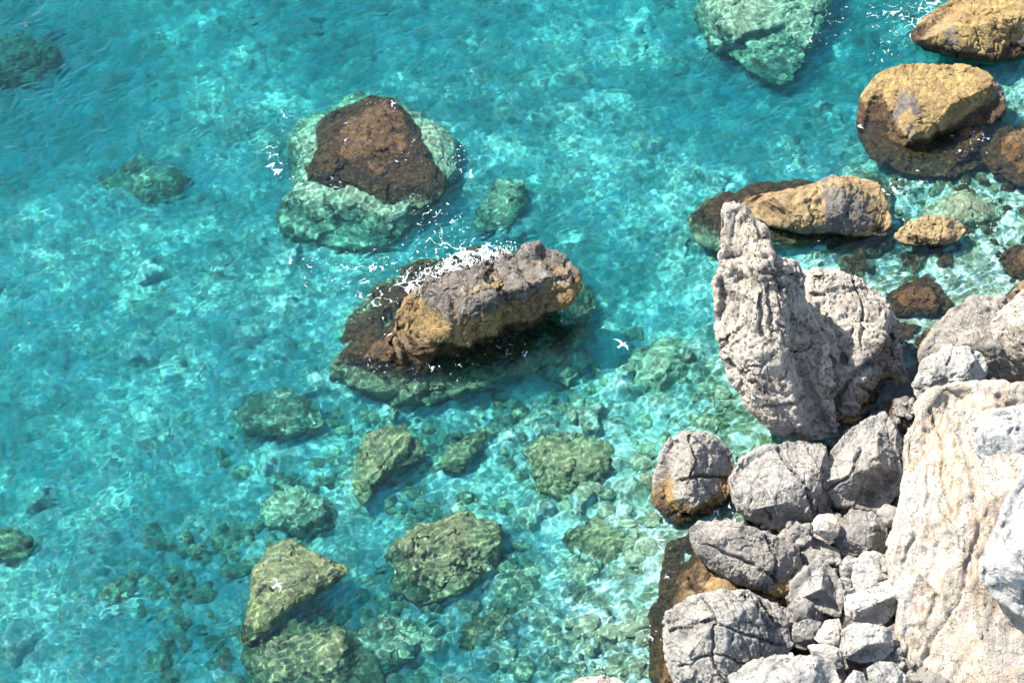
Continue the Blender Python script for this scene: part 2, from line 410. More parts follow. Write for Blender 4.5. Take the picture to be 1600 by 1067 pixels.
def rock(name, label, cat, poly, z, mat, tf=0.6, tb=0.6, tilt=0.3, q=0.8, sub=6, cuts=9, cmin=0.66, cmax=0.93, seed=1,
         lump=0.10, ridge=0.05, crack=0.06, strata=0.0, sdir=(0.3, 0.2, 1.0), parent=None, group=None, rel=None,
         planes=(), ridge_f=1.0, centre=None, soft=5, facet=0.0, chis=1.0, grooves=()):
    """closed boulder: its outline seen from the cliff top, its own distance (height z of its middle), thickness and relief"""
    poly = [(float(a), float(b)) for a, b in poly]
    P = np.array(poly)
    if centre is None:
        x, y = P[:, 0], P[:, 1]; x1, y1 = np.roll(x, -1), np.roll(y, -1); cr = x * y1 - x1 * y
        centre = ((x + x1) @ cr / (3 * cr.sum()), (y + y1) @ cr / (3 * cr.sum()))
    A = at(*centre, z)
    n = WV * (1 - tilt) + ZV * tilt; n /= np.linalg.norm(n)
    e1 = XV; e2 = np.cross(n, e1)
    soft = min(soft, 2.2)
    T, R, Rs = outline_radius(poly, A, n, e1, e2, soft)
    v, f = ico(sub)
    rho = np.hypot(v[:, 0], v[:, 1]); ph = np.arctan2(v[:, 1], v[:, 0])
    Rv = np.interp(ph, np.append(T, math.pi), np.append(R, R[0])); Rsv = np.interp(ph, np.append(T, math.pi), np.append(Rs, Rs[0]))
    size = float(np.mean(R))
    Rsv = np.minimum(Rsv, Rv * 1.35)
    rr = (rho ** q) * (Rsv * (1 - rho ** 2) + Rv * rho ** 2)
    w = np.sign(v[:, 2]) * np.abs(v[:, 2]) ** q * np.where(v[:, 2] > 0, tf, tb) * size
    L = np.stack([rr * np.cos(ph), rr * np.sin(ph), w], 1)
    r_ = np.random.default_rng(seed * 101 + 7)
    keep = 0.06 + 0.94 * smooth(0.0, 0.30, np.abs(v[:, 2]))
    LD = np.linalg.norm(L, axis=1)[:, None] + 1e-9
    L = L + L / LD * (1.2 * lump * size * keep * fbm(L / size * 1.1 + seed * 13.7, 3))[:, None]
    for i in range(cuts + (8 if tilt < 0.7 else 3)):
        m = r_.normal(size=3); m[2] = abs(m[2]) * 0.9 + 0.25 if i % 3 else -abs(m[2]) - 0.2
        m /= np.linalg.norm(m)
        s = L @ m; d = s.max() * r_.uniform(cmin, cmax)
        over = np.maximum(s - d, 0); L -= m * (over * 0.95 * keep)[:, None]
    for (a, b, c, fr) in planes:
        m = np.array([a, b, c], float); m /= np.linalg.norm(m)
        s = L @ m; d = s.max() * fr
        over = np.maximum(s - d, 0); L -= m * (over * 0.96 * keep)[:, None]
    co = A + L[:, 0:1] * e1 + L[:, 1:2] * e2 + L[:, 2:3] * n
    k = 1.0 / size; off = seed * 13.7
    nrm = vnormals(co, f)
    d = 0.35 * lump * size * fbm(co * k * 0.9 + off, 3)
    q1 = co + 0.12 * size * np.stack([pnoise(co * k * 1.5 + off), pnoise(co * k * 1.5 + off + 20), pnoise(co * k * 1.5 + off + 40)], 1)
    d += (0.085 + facet) * chis * size * chisel(q1 * k * np.array([1.5, 1.1, 1.3]) + off)
    d += (0.028 + 0.4 * facet) * chis * size * chisel(q1 * k * np.array([3.9, 3.1, 3.5]) + off * 2)
    if strata:
        s = np.array(sdir, float); s /= np.linalg.norm(s)
        h = (co @ s) * 1.3 + 0.9 * fbm(co * 0.25 + off, 3) + 0.15 * pnoise(co * 1.5)
        st = np.abs((h % 1.0) - 0.5) * 2
        h2 = h * 2.7 + 0.3
        st2 = np.abs((h2 % 1.0) - 0.5) * 2
        d += strata * (-smooth(0.25, 0.0, st) - 0.5 * smooth(0.3, 0.0, st2) + 0.5 * CELL[(np.floor(h2).astype(int)) & 4095, 2]) * size
    co = co + nrm * d[:, None]
    nrm = vnormals(co, f)
    d = 0.16 * ridge * ridged(co * 0.75 * ridge_f + off, 4) * min(size, 3.0)
    if size > 0.9:
        d += 0.075 * chisel(co * np.array([1.5, 1.1, 1.4]) + off + 0.12 * pnoise(co * 1.5)[:, None])
        d += 0.035 * chisel(co * np.array([4.3, 3.3, 3.9]) + off)
    cn = np.abs(pnoise(co * 0.45 * ridge_f + off * 2) + 0.25 * pnoise(co * 1.9 + off))
    d -= crack * smooth(0.07, 0.0, cn) * min(size, 3.0) * smooth(-0.1, 0.3, pnoise(co * 0.3 + off + 9))
    cn = np.abs(pnoise(co * np.array([1.1, 0.7, 0.8]) * ridge_f + off * 3))
    d -= 0.45 * crack * smooth(0.06, 0.0, cn) * min(size, 3.0)
    d += 0.022 * fbm(co * 3.1 + off, 3)
    if grooves:
        gx, gy = pix(co); gx = gx + 5 * pnoise(co * 1.2 + off); gy = gy + 5 * pnoise(co * 1.2 + off + 30); front = smooth(0, 0.3, nrm @ WV)
        for pts, wd, dp in grooves:
            m = np.full(len(co), 1e9)
            for (x0, y0), (x1, y1) in zip(pts[:-1], pts[1:]):
                u = np.clip(((gx - x0) * (x1 - x0) + (gy - y0) * (y1 - y0)) / ((x1 - x0) ** 2 + (y1 - y0) ** 2), 0, 1)
                m = np.minimum(m, np.hypot(gx - x0 - u * (x1 - x0), gy - y0 - u * (y1 - y0)))
            d = d - dp * smooth(wd, wd * 0.15, m) * front
    if rel is not None: d = d + rel(co, nrm, size)
    co = co + nrm * d[:, None]
    O = np.zeros(3)
    if parent is None:
        O = np.array([A[0], A[1], co[:, 2].min()])
    else:
        O = np.array(parent.location)
    o = mesh_obj(name, co - O, f, mat, parent)
    if parent is None:
        o.location = O; o['label'] = label; o['category'] = cat
        if group: o['group'] = group
    elif label: o['label'] = label
    return o
def root(name, label, cat, px, py, z=0, group=None):
    o = bpy.data.objects.new(name, None); COL.objects.link(o); o.location = at(px, py, z)
    o['label'] = label; o['category'] = cat
    if group: o['group'] = group
    return o

def pitting(co, nrm, size):
    f1, f2, cid = worley(co * 1.7)
    big = smooth(0.45, 0.1, f1) * (CELL[cid, 1] > 0.45)
    f1b, _, cb = worley(co * 4.3 + 7)
    sm = smooth(0.4, 0.1, f1b) * (CELL[cb, 1] > 0.5)
    m = smooth(-0.25, 0.2, pnoise(co * 0.35 + 3))
    return -(0.20 * big + 0.07 * sm) * m
GD = 'dry boulders heaped at the foot of the cliff'
GS = 'submerged rocks on the seabed'
GW = 'rocks breaking the sea surface'
GC = 'small stones wedged between the shore boulders'

# --- the tall pinnacle rock
def flutes(co, nrm, size):
    return pitting(co, nrm, size) + smooth(5.5, 7.5, co[:, 2]) * (0.14 * chisel(co * 1.1 + 3) + 0.12 * chisel(co * 2.6 + 9))
r0 = root('pinnacle_rock', 'tall pale grey pitted rock rising to a narrow pinnacle at the water edge', 'rock', 1265, 680, 0, None)
rock('pinnacle', None, None, [(1121, 335), (1127, 320), (1146, 313), (1164, 322), (1182, 348), (1198, 358), (1206, 390), (1214, 402), (1246, 408), (1256, 428), (1262, 470), (1285, 520), (1300, 590), (1312, 640), (1315, 680), (1296, 692), (1258, 690), (1215, 676), (1165, 636), (1130, 585), (1120, 520), (1112, 455), (1117, 425), (1127, 390)],
     4.6, M_SPIRE, tf=0.62, tb=0.6, tilt=-0.18, q=0.82, sub=7, cuts=5, seed=4, lump=0.06, ridge=0.06, crack=0.10, parent=r0, rel=flutes, centre=(1205, 545), soft=1.5,
     grooves=[([(1186, 442), (1188, 480), (1191, 522)], 5, .45), ([(1199, 438), (1202, 480), (1206, 528)], 4, .38), ([(1216, 430), (1220, 480), (1227, 535)], 6, .5), ([(1236, 450), (1240, 500)], 3, .25),
              ([(1122, 500), (1135, 470), (1128, 440)], 8, .5), ([(1127, 404), (1160, 396), (1196, 402)], 4, .35), ([(1160, 372), (1178, 368), (1198, 372)], 4, .3), ([(1150, 440), (1185, 425), (1250, 432)], 5, .35),
              ([(1125, 545), (1150, 520), (1165, 500)], 4, .3), ([(1190, 636), (1240, 632), (1262, 618)], 3, .3), ([(1172, 330), (1170, 360)], 4, .25), ([(1128, 350), (1150, 352), (1170, 350)], 3, .2), ([(1240, 540), (1262, 600), (1290, 660)], 9, .5)],
     planes=[(-0.9, 0.15, 0.45, 0.66), (0.85, 0.1, 0.45, 0.5)])
rock('shoulder', None, None, [(1200, 430), (1235, 415), (1262, 422), (1292, 424), (1340, 440), (1376, 468), (1400, 498), (1416, 545), (1430, 600), (1426, 652), (1398, 670), (1340, 674), (1300, 692), (1250, 680), (1210, 600), (1195, 510)],
     1.0, M_SPIRE, tf=0.50, tb=0.6, tilt=0.1, q=0.85, sub=7, cuts=6, seed=9, lump=0.09, ridge=0.06, crack=0.10, parent=r0, rel=pitting, facet=0.04,
     grooves=[([(1300, 640), (1330, 590), (1380, 560), (1400, 520)], 9, .6), ([(1330, 430), (1350, 480), (1345, 540)], 4, .35), ([(1340, 600), (1390, 640)], 5, .35), ([(1280, 480), (1310, 520), (1320, 570)], 7, .5)],
     planes=[(0.8, -0.3, 0.5, 0.55)])

# --- rocks standing in the sea
def folds(co, nrm, size):
    s = (co @ np.array([0.92, 0.30, 0.25])) / 2.3 + 0.45 * pnoise(co * 0.35 + 5) + 0.12 * pnoise(co * 1.4)
    k = s % 1.0
    saw = np.where(k < 0.72, k / 0.72, (1 - k) / 0.28)
    s2 = (co @ np.array([0.8, 0.1, 0.6])) / 0.85 + 0.4 * pnoise(co * 0.9 + 15); k2 = s2 % 1.0
    return (0.55 * (saw - 0.5) + 0.35 * pnoise(co * 0.4 + 77)) * smooth(-0.1, 0.4, nrm @ WV) + 0.08 * (np.where(k2 < 0.75, k2 / 0.75, (1 - k2) / 0.25) - 0.5)
r0 = root('surf_battered_rock', 'long ochre and grey rock with white surf breaking behind it', 'rock', 740, 545, 0, GW)
rock('crest', None, None, [(608, 540), (622, 490), (640, 462), (700, 428), (760, 408), (800, 396), (850, 388), (882, 398), (906, 425), (915, 450), (880, 476), (820, 502), (765, 528), (695, 550), (640, 560), (612, 556)],
     1.8, M_SEA, tf=0.68, tb=0.7, tilt=0.35, q=0.85, sub=7, cuts=6, seed=21, lump=0.10, ridge=0.07, crack=0.12, parent=r0, chis=0.8, rel=folds,
     planes=[(0.0, 0.55, 0.8, 0.55), (0.35, -0.5, 0.6, 0.6)])
rock('submerged_base', 'olive and brown skirt under water', None, [(518, 590), (545, 530), (590, 470), (650, 430), (760, 405), (860, 395), (915, 430), (935, 480), (905, 540), (840, 590), (745, 622), (640, 626), (560, 618)],
     -1.9, M_WEED, tf=0.38, tb=0.5, tilt=1.0, q=0.8, sub=7, cuts=9, seed=22, lump=0.12, ridge=0.06, crack=0.08, parent=r0, facet=0.06)

r0 = root('weedy_reef', 'broad awash reef with brown weedy crown and pale green flanks above the surf rock', 'reef', 580, 300, 0, GW)
rock('weed_crown', 'red brown weed covered top', None, [(478, 292), (496, 240), (503, 198), (530, 174), (580, 158), (632, 170), (656, 203), (668, 238), (672, 262), (700, 292), (690, 318), (650, 334), (600, 326), (545, 306)],
     -1.25, M_WEED, tf=0.30, tb=0.5, tilt=0.9, q=0.9, sub=7, cuts=2, chis=0.7, seed=31, lump=0.10, ridge=0.07, crack=0.08, parent=r0)
rock('flank', None, None, [(438, 352), (455, 312), (448, 240), (470, 208), (510, 188), (560, 165), (612, 168), (650, 190), (682, 225), (718, 248), (716, 290), (682, 322), (668, 372), (605, 404), (520, 404), (458, 392)],
     -3.2, M_UNDER2, tf=0.34, tb=0.4, tilt=1.0, q=0.8, sub=7, cuts=2, chis=0.6, seed=33, lump=0.09, ridge=0.05, crack=0.07, parent=r0, facet=0.05)

rock('shore_rock', 'ochre and grey boulder at the top right corner with foam along its far side', 'rock',
     [(1420, 52), (1450, 20), (1480, 0), (1540, -22), (1660, -30), (1680, 50), (1605, 88), (1560, 102), (1510, 96), (1460, 82), (1430, 68)],
     0.6, M_OCHRE, tf=0.6, tb=0.7, tilt=0.5, q=0.75, sub=7, cuts=8, seed=41, lump=0.05, chis=0.6, ridge=0.05, crack=0.07, group=GW, planes=[(0, 0.4, 0.9, 0.5)])
rock('shore_rock', 'rounded golden ochre boulder with one grey patch, below the corner boulder', 'rock',
     [(1342, 150), (1368, 116), (1410, 102), (1500, 102), (1542, 116), (1572, 145), (1576, 172), (1552, 196), (1505, 205), (1474, 215), (1440, 240), (1405, 240), (1368, 228), (1338, 205)],
     0.35, M_OCHRE, tf=0.75, tb=0.8, tilt=0.4, q=0.75, sub=7, cuts=8, seed=43, lump=0.05, chis=0.6, ridge=0.045, crack=0.06, group=GW, planes=[(0.05, 0.5, 0.85, 0.55), (-0.8, -0.1, 0.5, 0.6)])
rock('weedy_shelf', 'dark brown weed shelf awash in front of the golden boulder', 'reef',
     [(1340, 215), (1380, 205), (1470, 190), (1560, 180), (1580, 210), (1540, 260), (1490, 285), (1420, 280), (1360, 255)],
     -1.0, M_WEED, tf=0.30, tb=0.4, tilt=1.0, q=0.7, sub=6, cuts=8, seed=45, lump=0.12, ridge=0.07, crack=0.08, group=GW)
r0 = root('ridge_rock', 'low ochre ridge with a grey hump, behind the pinnacle tip', 'rock', 1270, 365, 0, GW)
rock('crest', None, None, [(1150, 320), (1180, 305), (1240, 302), (1282, 283), (1330, 275), (1374, 282), (1386, 318), (1392, 350), (1384, 372), (1340, 368), (1260, 366), (1200, 352), (1165, 338)],
     0.45, M_OCHRE_LOW, tf=0.6, tb=0.8, tilt=0.45, q=0.8, sub=7, cuts=8, seed=47, lump=0.07, chis=0.7, ridge=0.05, crack=0.08, parent=r0, centre=(1300, 330))
rock('submerged_base', 'brown weedy skirt under water', None, [(1066, 352), (1100, 318), (1160, 306), (1260, 300), (1385, 290), (1398, 400), (1350, 405), (1300, 398), (1180, 392), (1120, 402), (1078, 385)],
     -1.5, M_WEED, tf=0.30, tb=0.4, tilt=1.0, q=0.7, sub=6, cuts=8, seed=49, lump=0.12, ridge=0.07, crack=0.08, parent=r0)
rock('low_rock', 'small low tan rock just above the water, right of the ochre ridge', 'rock',
     [(1396, 368), (1418, 346), (1458, 338), (1500, 344), (1514, 360), (1494, 380), (1430, 386), (1402, 378)],
     0.2, M_OCHRE_LOW, tf=0.5, tb=0.8, tilt=0.6, sub=6, cuts=8, seed=51, ridge=0.06, crack=0.09, group=GW)
rock('sunken_rock', 'pale green sunken rock touching the small low tan rock', 'rock',
     [(1425, 345), (1460, 318), (1505, 305), (1558, 322), (1570, 345), (1530, 362), (1470, 362)],
     -1.2, M_UNDER2, tf=0.5, tb=0.5, tilt=0.9, sub=6, cuts=8, seed=53, group=GS)
rock('weedy_shelf', 'red brown weed shelf at the right edge, level with the golden boulder foot', 'reef',
     [(1528, 242), (1560, 206), (1600, 192), (1680, 200), (1690, 290), (1592, 296), (1548, 272)],
     -0.7, M_WEED, tf=0.35, tb=0.4, tilt=1.0, sub=6, cuts=8, seed=55, lump=0.12, ridge=0.08, group=GW)
rock('weedy_shelf', 'small brown weedy rock at the right edge above the brown boulder', 'reef',
     [(1556, 408), (1580, 388), (1620, 385), (1660, 410), (1620, 440), (1580, 436)],
     -0.45, M_WEED, tf=0.4, tb=0.5, tilt=0.9, sub=5, cuts=8, seed=57, ridge=0.08, group=GW)
rock('weedy_shelf', 'pinkish brown rock tip awash between pinnacle and brown boulder', 'reef',
     [(1375, 472), (1405, 448), (1445, 434), (1470, 452), (1490, 480), (1465, 498), (1400, 500)],
     -0.55, M_WEED, tf=0.45, tb=0.6, tilt=0.8, sub=6, cuts=8, seed=59, ridge=0.08, group=GW)
rock('intertidal_ledge', 'red brown mussel crusted ledge along the water below the shore boulders', 'ledge',
     [(1040, 850), (1085, 830), (1130, 880), (1220, 925), (1240, 990), (1140, 1120), (1030, 1130), (1008, 1060), (1008, 1010), (1016, 960), (1032, 925)],
     -0.7, M_WEED, tf=0.28, tb=0.3, tilt=1.0, q=0.6, sub=7, cuts=6, seed=61, lump=0.1, ridge=0.07, crack=0.08)
rock('ochre_stone', 'small ochre stone on the mussel crusted ledge', 'stone',
     [(1094, 922), (1112, 900), (1145, 904), (1154, 920), (1124, 938), (1100, 934)], 0.7, M_OCHRE, tf=0.6, tb=0.6, sub=5, seed=63, group=GC)

# --- sunken rocks
def sunk(poly, z, label, seed, mat=M_UNDER, tf=0.42, tilt=0.9, sub=6, **kw):
    kw.setdefault('facet', 0.03)
    if z > -3 and seed != 73: z -= 0.5
    return rock('sunken_rock', label, 'rock', poly, z, mat, tf=tf, tb=0.5, tilt=tilt, q=0.72, sub=sub, cuts=9, seed=seed, lump=0.08, ridge=0.075, crack=0.09, group=GS, **kw)
sunk([(1085, -60), (1320, -60), (1300, 10), (1268, 80), (1222, 150), (1180, 135), (1120, 95), (1085, 40)], -1.9, 'huge pale yellow green sunken slab at the top edge with a navy shadow beside it', 71, M_UNDER2, tf=0.22, sub=7)
sunk([(456, 846), (500, 870), (548, 893), (520, 915), (470, 945), (425, 985), (392, 1016), (368, 1010), (392, 950), (398, 898), (420, 862)], -1.2, 'brown triangular sunken rock netted with light, a gull over it', 73, M_TAWNY, tf=0.22, cmin=0.8, tilt=0.85, chis=0.6)
sunk([(395, 1002), (440, 984), (520, 980), (565, 1000), (592, 1040), (604, 1085), (500, 1110), (400, 1090), (375, 1040)], -1.9, 'wide yellowish sunken rock below the triangular rock', 75, M_UNDER)
sunk([(610, 862), (650, 832), (720, 816), (778, 828), (784, 860), (762, 902), (720, 935), (660, 955), (622, 932)], -1.5, 'square brown grooved sunken rock, the broadest of the lower middle', 77, M_UNDER, strata=0.06, sdir=(0.3, -0.8, 0.5))
sunk([(553, 742), (568, 700), (608, 676), (634, 668), (644, 690), (668, 712), (650, 732), (600, 752), (578, 790), (562, 806), (551, 775)], -1.5, 'hook shaped brown sunken rock below the surf rock', 79, M_UNDER)
sunk([(822, 712), (848, 690), (900, 688), (952, 700), (968, 730), (930, 764), (882, 794), (850, 782), (830, 752)], -1.6, 'rounded yellow green sunken rock with dark right side, left of the mussel sided boulder', 81, M_UNDER)
sunk([(733, 688), (762, 678), (754, 710), (718, 752), (688, 748), (700, 715)], -2.0, 'narrow slanting sunken rock between the hook shaped and rounded ones', 83, M_UNDER, sub=5)
sunk([(975, 594), (1000, 560), (1050, 543), (1102, 543), (1118, 575), (1072, 612), (1020, 644), (984, 622)], -2.3, 'pale sunken rock under the flying gull, left of the pinnacle', 85, M_UNDER2)
sunk([(368, 662), (400, 630), (452, 624), (500, 648), (512, 682), (452, 697), (390, 692)], -3.0, 'blurred pale sunken rock left of the hook shaped rock', 87, M_UNDER2)
sunk([(742, 348), (778, 300), (822, 296), (818, 340), (792, 374), (748, 384)], -3.0, 'pale leaning sunken slab right of the weedy reef', 89, M_UNDER2)
sunk([(553, 992), (600, 958), (652, 988), (644, 1040), (600, 1064), (560, 1032)], -1.9, 'rounded greenish sunken boulder right of the wide yellowish one', 91, M_UNDER2)
sunk([(712, 992), (760, 968), (806, 958), (792, 1002), (750, 1034), (718, 1018)], -2.0, 'small tan sunken rock below the square grooved rock', 93, M_UNDER, sub=5)
sunk([(878, 852), (930, 812), (992, 850), (1014, 890), (972, 905), (900, 884)], -1.9, 'mottled grey green sunken rock nearest the mussel crusted ledge', 95, M_UNDER)
sunk([(768, 912), (820, 888), (844, 920), (832, 962), (792, 984), (768, 952)], -2.1, 'tall oval sunken rock just right of the square grooved rock', 97, M_UNDER2, sub=5)
sunk([(-40, 850), (30, 838), (64, 860), (42, 888), (-40, 895)], -2.6, 'dark sunken rock cut by the left edge', 99, M_WEED, sub=5)
sunk([(1466, 398), (1502, 398), (1520, 424), (1492, 452), (1470, 432)], -1.2, 'smooth grey green sunken cobble below the small low tan rock', 101, M_UNDER2, sub=5)
sunk([(1308, 412), (1345, 398), (1364, 424), (1342, 444), (1314, 438)], -0.9, 'brown tufted sunken cobble just right of the pinnacle', 103, M_WEED, sub=5)
sunk([(1408, 405), (1440, 398), (1450, 420), (1430, 436), (1410, 430)], -0.9, 'brown tufted sunken cobble beside the grey green one', 105, M_WEED, sub=5)
sunk([(1385, 520), (1430, 495), (1470, 505), (1450, 560), (1410, 590), (1392, 560)], -1.3, 'pale green sunken rock in the channel right of the pinnacle', 107, M_UNDER2)
sunk([(-60, 100), (40, 85), (105, 110), (60, 158), (-60, 165)], -5.2, 'deep dark sunken rock at the upper left edge', 109, M_UNDER2)
sunk([(160, 300), (230, 270), (300, 300), (270, 350), (190, 345)], -4.0, 'deep pale sunken rock left of the weedy reef', 111, M_UNDER2)
sunk([(405, 800), (455, 775), (520, 795), (530, 835), (470, 850), (415, 835)], -2.4, 'faint pale sunken rock above the triangular one', 113, M_UNDER2)
sunk([(870, 1000), (930, 980), (960, 1010), (930, 1050), (880, 1045)], -1.8, 'green sunken rock above the white rock at the bottom edge', 115, M_UNDER2, sub=5)
sunk([(1080, 660), (1130, 650), (1150, 680), (1120, 700), (1090, 690)], -1.6, 'dark green sunken rock in the cove above the mussel sided boulder', 117, M_WEED, sub=5)
sunk([(850, 560), (900, 545), (925, 575), (885, 620), (840, 600)], -2.4, 'pale sunken rock in the shadow of the surf rock', 119, M_UNDER2, sub=5)

# --- dry boulders
def boulder(poly, z, label, seed, mat=M_GREY, tf=0.65, tilt=0.25, sub=6, name='boulder', cat='boulder', group=GD, **kw):
    kw.setdefault('lump', 0.07); kw.setdefault('ridge', 0.02); kw.setdefault('crack', 0.035); kw.setdefault('chis', 0.75); kw.setdefault('cuts', 9)
    kw.setdefault('q', 0.82)
    return rock(name, label, cat, poly, z, mat, tf=tf, tb=0.75, tilt=tilt, sub=sub, seed=seed, group=group, **kw)
boulder([(1044, 682), (1075, 670), (1112, 680), (1142, 705), (1154, 732), (1140, 772), (1112, 802), (1082, 818), (1058, 828), (1030, 808), (1016, 785), (1020, 740), (1030, 705)], 0.9,
        'grey boulder with red brown mussel crust on its seaward side', 121, sub=7, mat=M_GREYOC, grooves=[([(1060, 752), (1100, 742), (1148, 748)], 4, .4), ([(1075, 680), (1090, 720), (1072, 760)], 3, .3)], planes=[(-0.8, 0.1, 0.5, 0.6)], strata=0.012)
boulder([(1138, 748), (1160, 715), (1200, 698), (1250, 690), (1292, 700), (1303, 740), (1306, 780), (1290, 816), (1258, 842), (1222, 836), (1188, 820), (1150, 796)], 1.4,
        'large rounded pale grey boulder right of the mussel sided one', 123, sub=7, mat=M_GREY, grooves=[([(1215, 700), (1238, 735), (1262, 760), (1275, 800)], 4, .35), ([(1190, 790), (1205, 812)], 3, .25), ([(1262, 700), (1285, 735)], 3, .25)], facet=0.03)
boulder([(1298, 702), (1330, 665), (1364, 648), (1386, 644), (1405, 670), (1412, 740), (1406, 772), (1380, 802), (1340, 797), (1305, 788), (1284, 760), (1287, 725)], 2.2,
        'upright pale boulder with shaded underside, below the pinnacle rock', 125, sub=7, mat=M_GREY, grooves=[([(1290, 770), (1330, 740), (1345, 700)], 4, .35)], planes=[(0.25, -0.75, 0.6, 0.5), (-0.5, 0.5, 0.7, 0.6)], cuts=5)
boulder([(1074, 826), (1090, 808), (1140, 813), (1200, 830), (1246, 853), (1256, 892), (1245, 926), (1215, 938), (1190, 924), (1150, 912), (1110, 890), (1080, 856)], 1.5,
        'long grey boulder with an ochre lower edge above the ledge', 127, sub=7, mat=M_GREYOC, cuts=2, chis=0.5, grooves=[([(1090, 845), (1130, 862), (1180, 880), (1210, 905)], 4, .3), ([(1195, 840), (1215, 870), (1212, 910)], 4, .35)], tf=0.7, strata=0.015, sdir=(0.3, 0.8, 0.3))
boulder([(1044, 952), (1075, 934), (1120, 922), (1170, 923), (1216, 945), (1237, 975), (1242, 1012), (1222, 1052), (1165, 1080), (1100, 1098), (1056, 1090), (1040, 1045), (1036, 992)], 1.4,
        'big grey boulder seamed with cracks at the bottom of the heap', 129, sub=7, mat=M_GREY, tf=0.7, grooves=[([(1098, 930), (1118, 975), (1112, 1030), (1140, 1075)], 4, .35), ([(1048, 985), (1110, 968), (1190, 1000), (1225, 1010)], 4, .3), ([(1165, 925), (1195, 960), (1205, 1005)], 5, .45), ([(1060, 1040), (1120, 1020), (1170, 1040)], 3, .25), ([(1190, 940), (1222, 985)], 4, .35)], strata=0.03, sdir=(0.9, 0.5, 0.2), crack=0.05)
boulder([(1138, 1054), (1170, 1030), (1210, 1018), (1260, 1020), (1302, 1030), (1318, 1062), (1302, 1112), (1200, 1134), (1148, 1105)], 2.6,
        'pale flat topped boulder cut by the bottom edge in front of the cracked one', 131, M_PALE, strata=0.02)
boulder([(1304, 818), (1330, 797), (1365, 798), (1386, 820), (1394, 860), (1386, 877), (1345, 870), (1312, 867), (1302, 842)], 1.3,
        'dark grey boulder striped with thin white veins', 135, M_DGREY)
boulder([(1242, 868), (1254, 845), (1285, 843), (1312, 860), (1318, 882), (1300, 896), (1260, 896), (1244, 884)], 0.9,
        'low flat grey boulder behind the pyramid shaped one', 137, M_GREY, tf=0.5, sub=5)
boulder([(1280, 864), (1300, 885), (1319, 910), (1321, 938), (1313, 967), (1280, 954), (1250, 940), (1231, 932), (1234, 910), (1258, 885)], 1.7,
        'pyramid shaped grey boulder with one bright face', 139, M_GREY, tf=0.9, cuts=2, planes=[(-0.62, 0.5, 0.62, 0.36), (0.75, 0.2, 0.6, 0.42), (0.0, -0.75, 0.6, 0.45)])
boulder([(1334, 874), (1350, 859), (1378, 863), (1400, 888), (1410, 910), (1388, 922), (1350, 926), (1328, 916)], 1.9,
        'white angular boulder, upper of the stacked pair beside the cliff', 141, M_PALE, sub=5)
boulder([(1317, 922), (1348, 916), (1385, 906), (1409, 912), (1414, 936), (1396, 962), (1376, 979), (1345, 979), (1321, 962)], 2.1,
        'white boulder with dark lower face, lower of the stacked pair', 143, M_PALE, planes=[(0.35, -0.75, 0.5, 0.35), (-0.2, 0.6, 0.75, 0.6)], cuts=5)
boulder([(1314, 987), (1335, 971), (1370, 974), (1394, 985), (1397, 1016), (1380, 1034), (1345, 1037), (1314, 1027)], 2.4,
        'pale grey blocky boulder below the stacked white pair', 147, M_PALE, planes=[(0.2, -0.8, 0.5, 0.5)])
boulder([(1425, 602), (1440, 565), (1480, 540), (1520, 545), (1542, 555), (1540, 590), (1502, 606), (1470, 614), (1440, 628), (1429, 617)], 2.6,
        'pale grey rough boulder resting above the cream cliff', 149, M_PALE, facet=0.08, ridge=0.05, rel=pitting)
boulder([(1432, 552), (1455, 520), (1480, 486), (1520, 464), (1562, 464), (1590, 474), (1640, 500), (1650, 600), (1572, 610), (1540, 600), (1480, 590), (1440, 584)], 1.3,
        'smooth brown grey boulder with an ochre corner on the channel', 151, M_GREYOC, tf=0.6, strata=0.02, sdir=(0.8, 0.6, 0.1))
boulder([(1545, 502), (1570, 480), (1600, 450), (1650, 430), (1690, 560), (1630, 594), (1578, 562), (1550, 530)], 3.3,
        'rough whitish boulder cut by the right edge over the brown grey one', 153, M_SPIRE, rel=pitting)
boulder([(868, 1085), (885, 1067), (912, 1058), (942, 1054), (974, 1062), (994, 1085), (940, 1110)], 1.0,
        'white pink rock top poking in at the bottom edge by the water', 155, M_CREAM, sub=5)
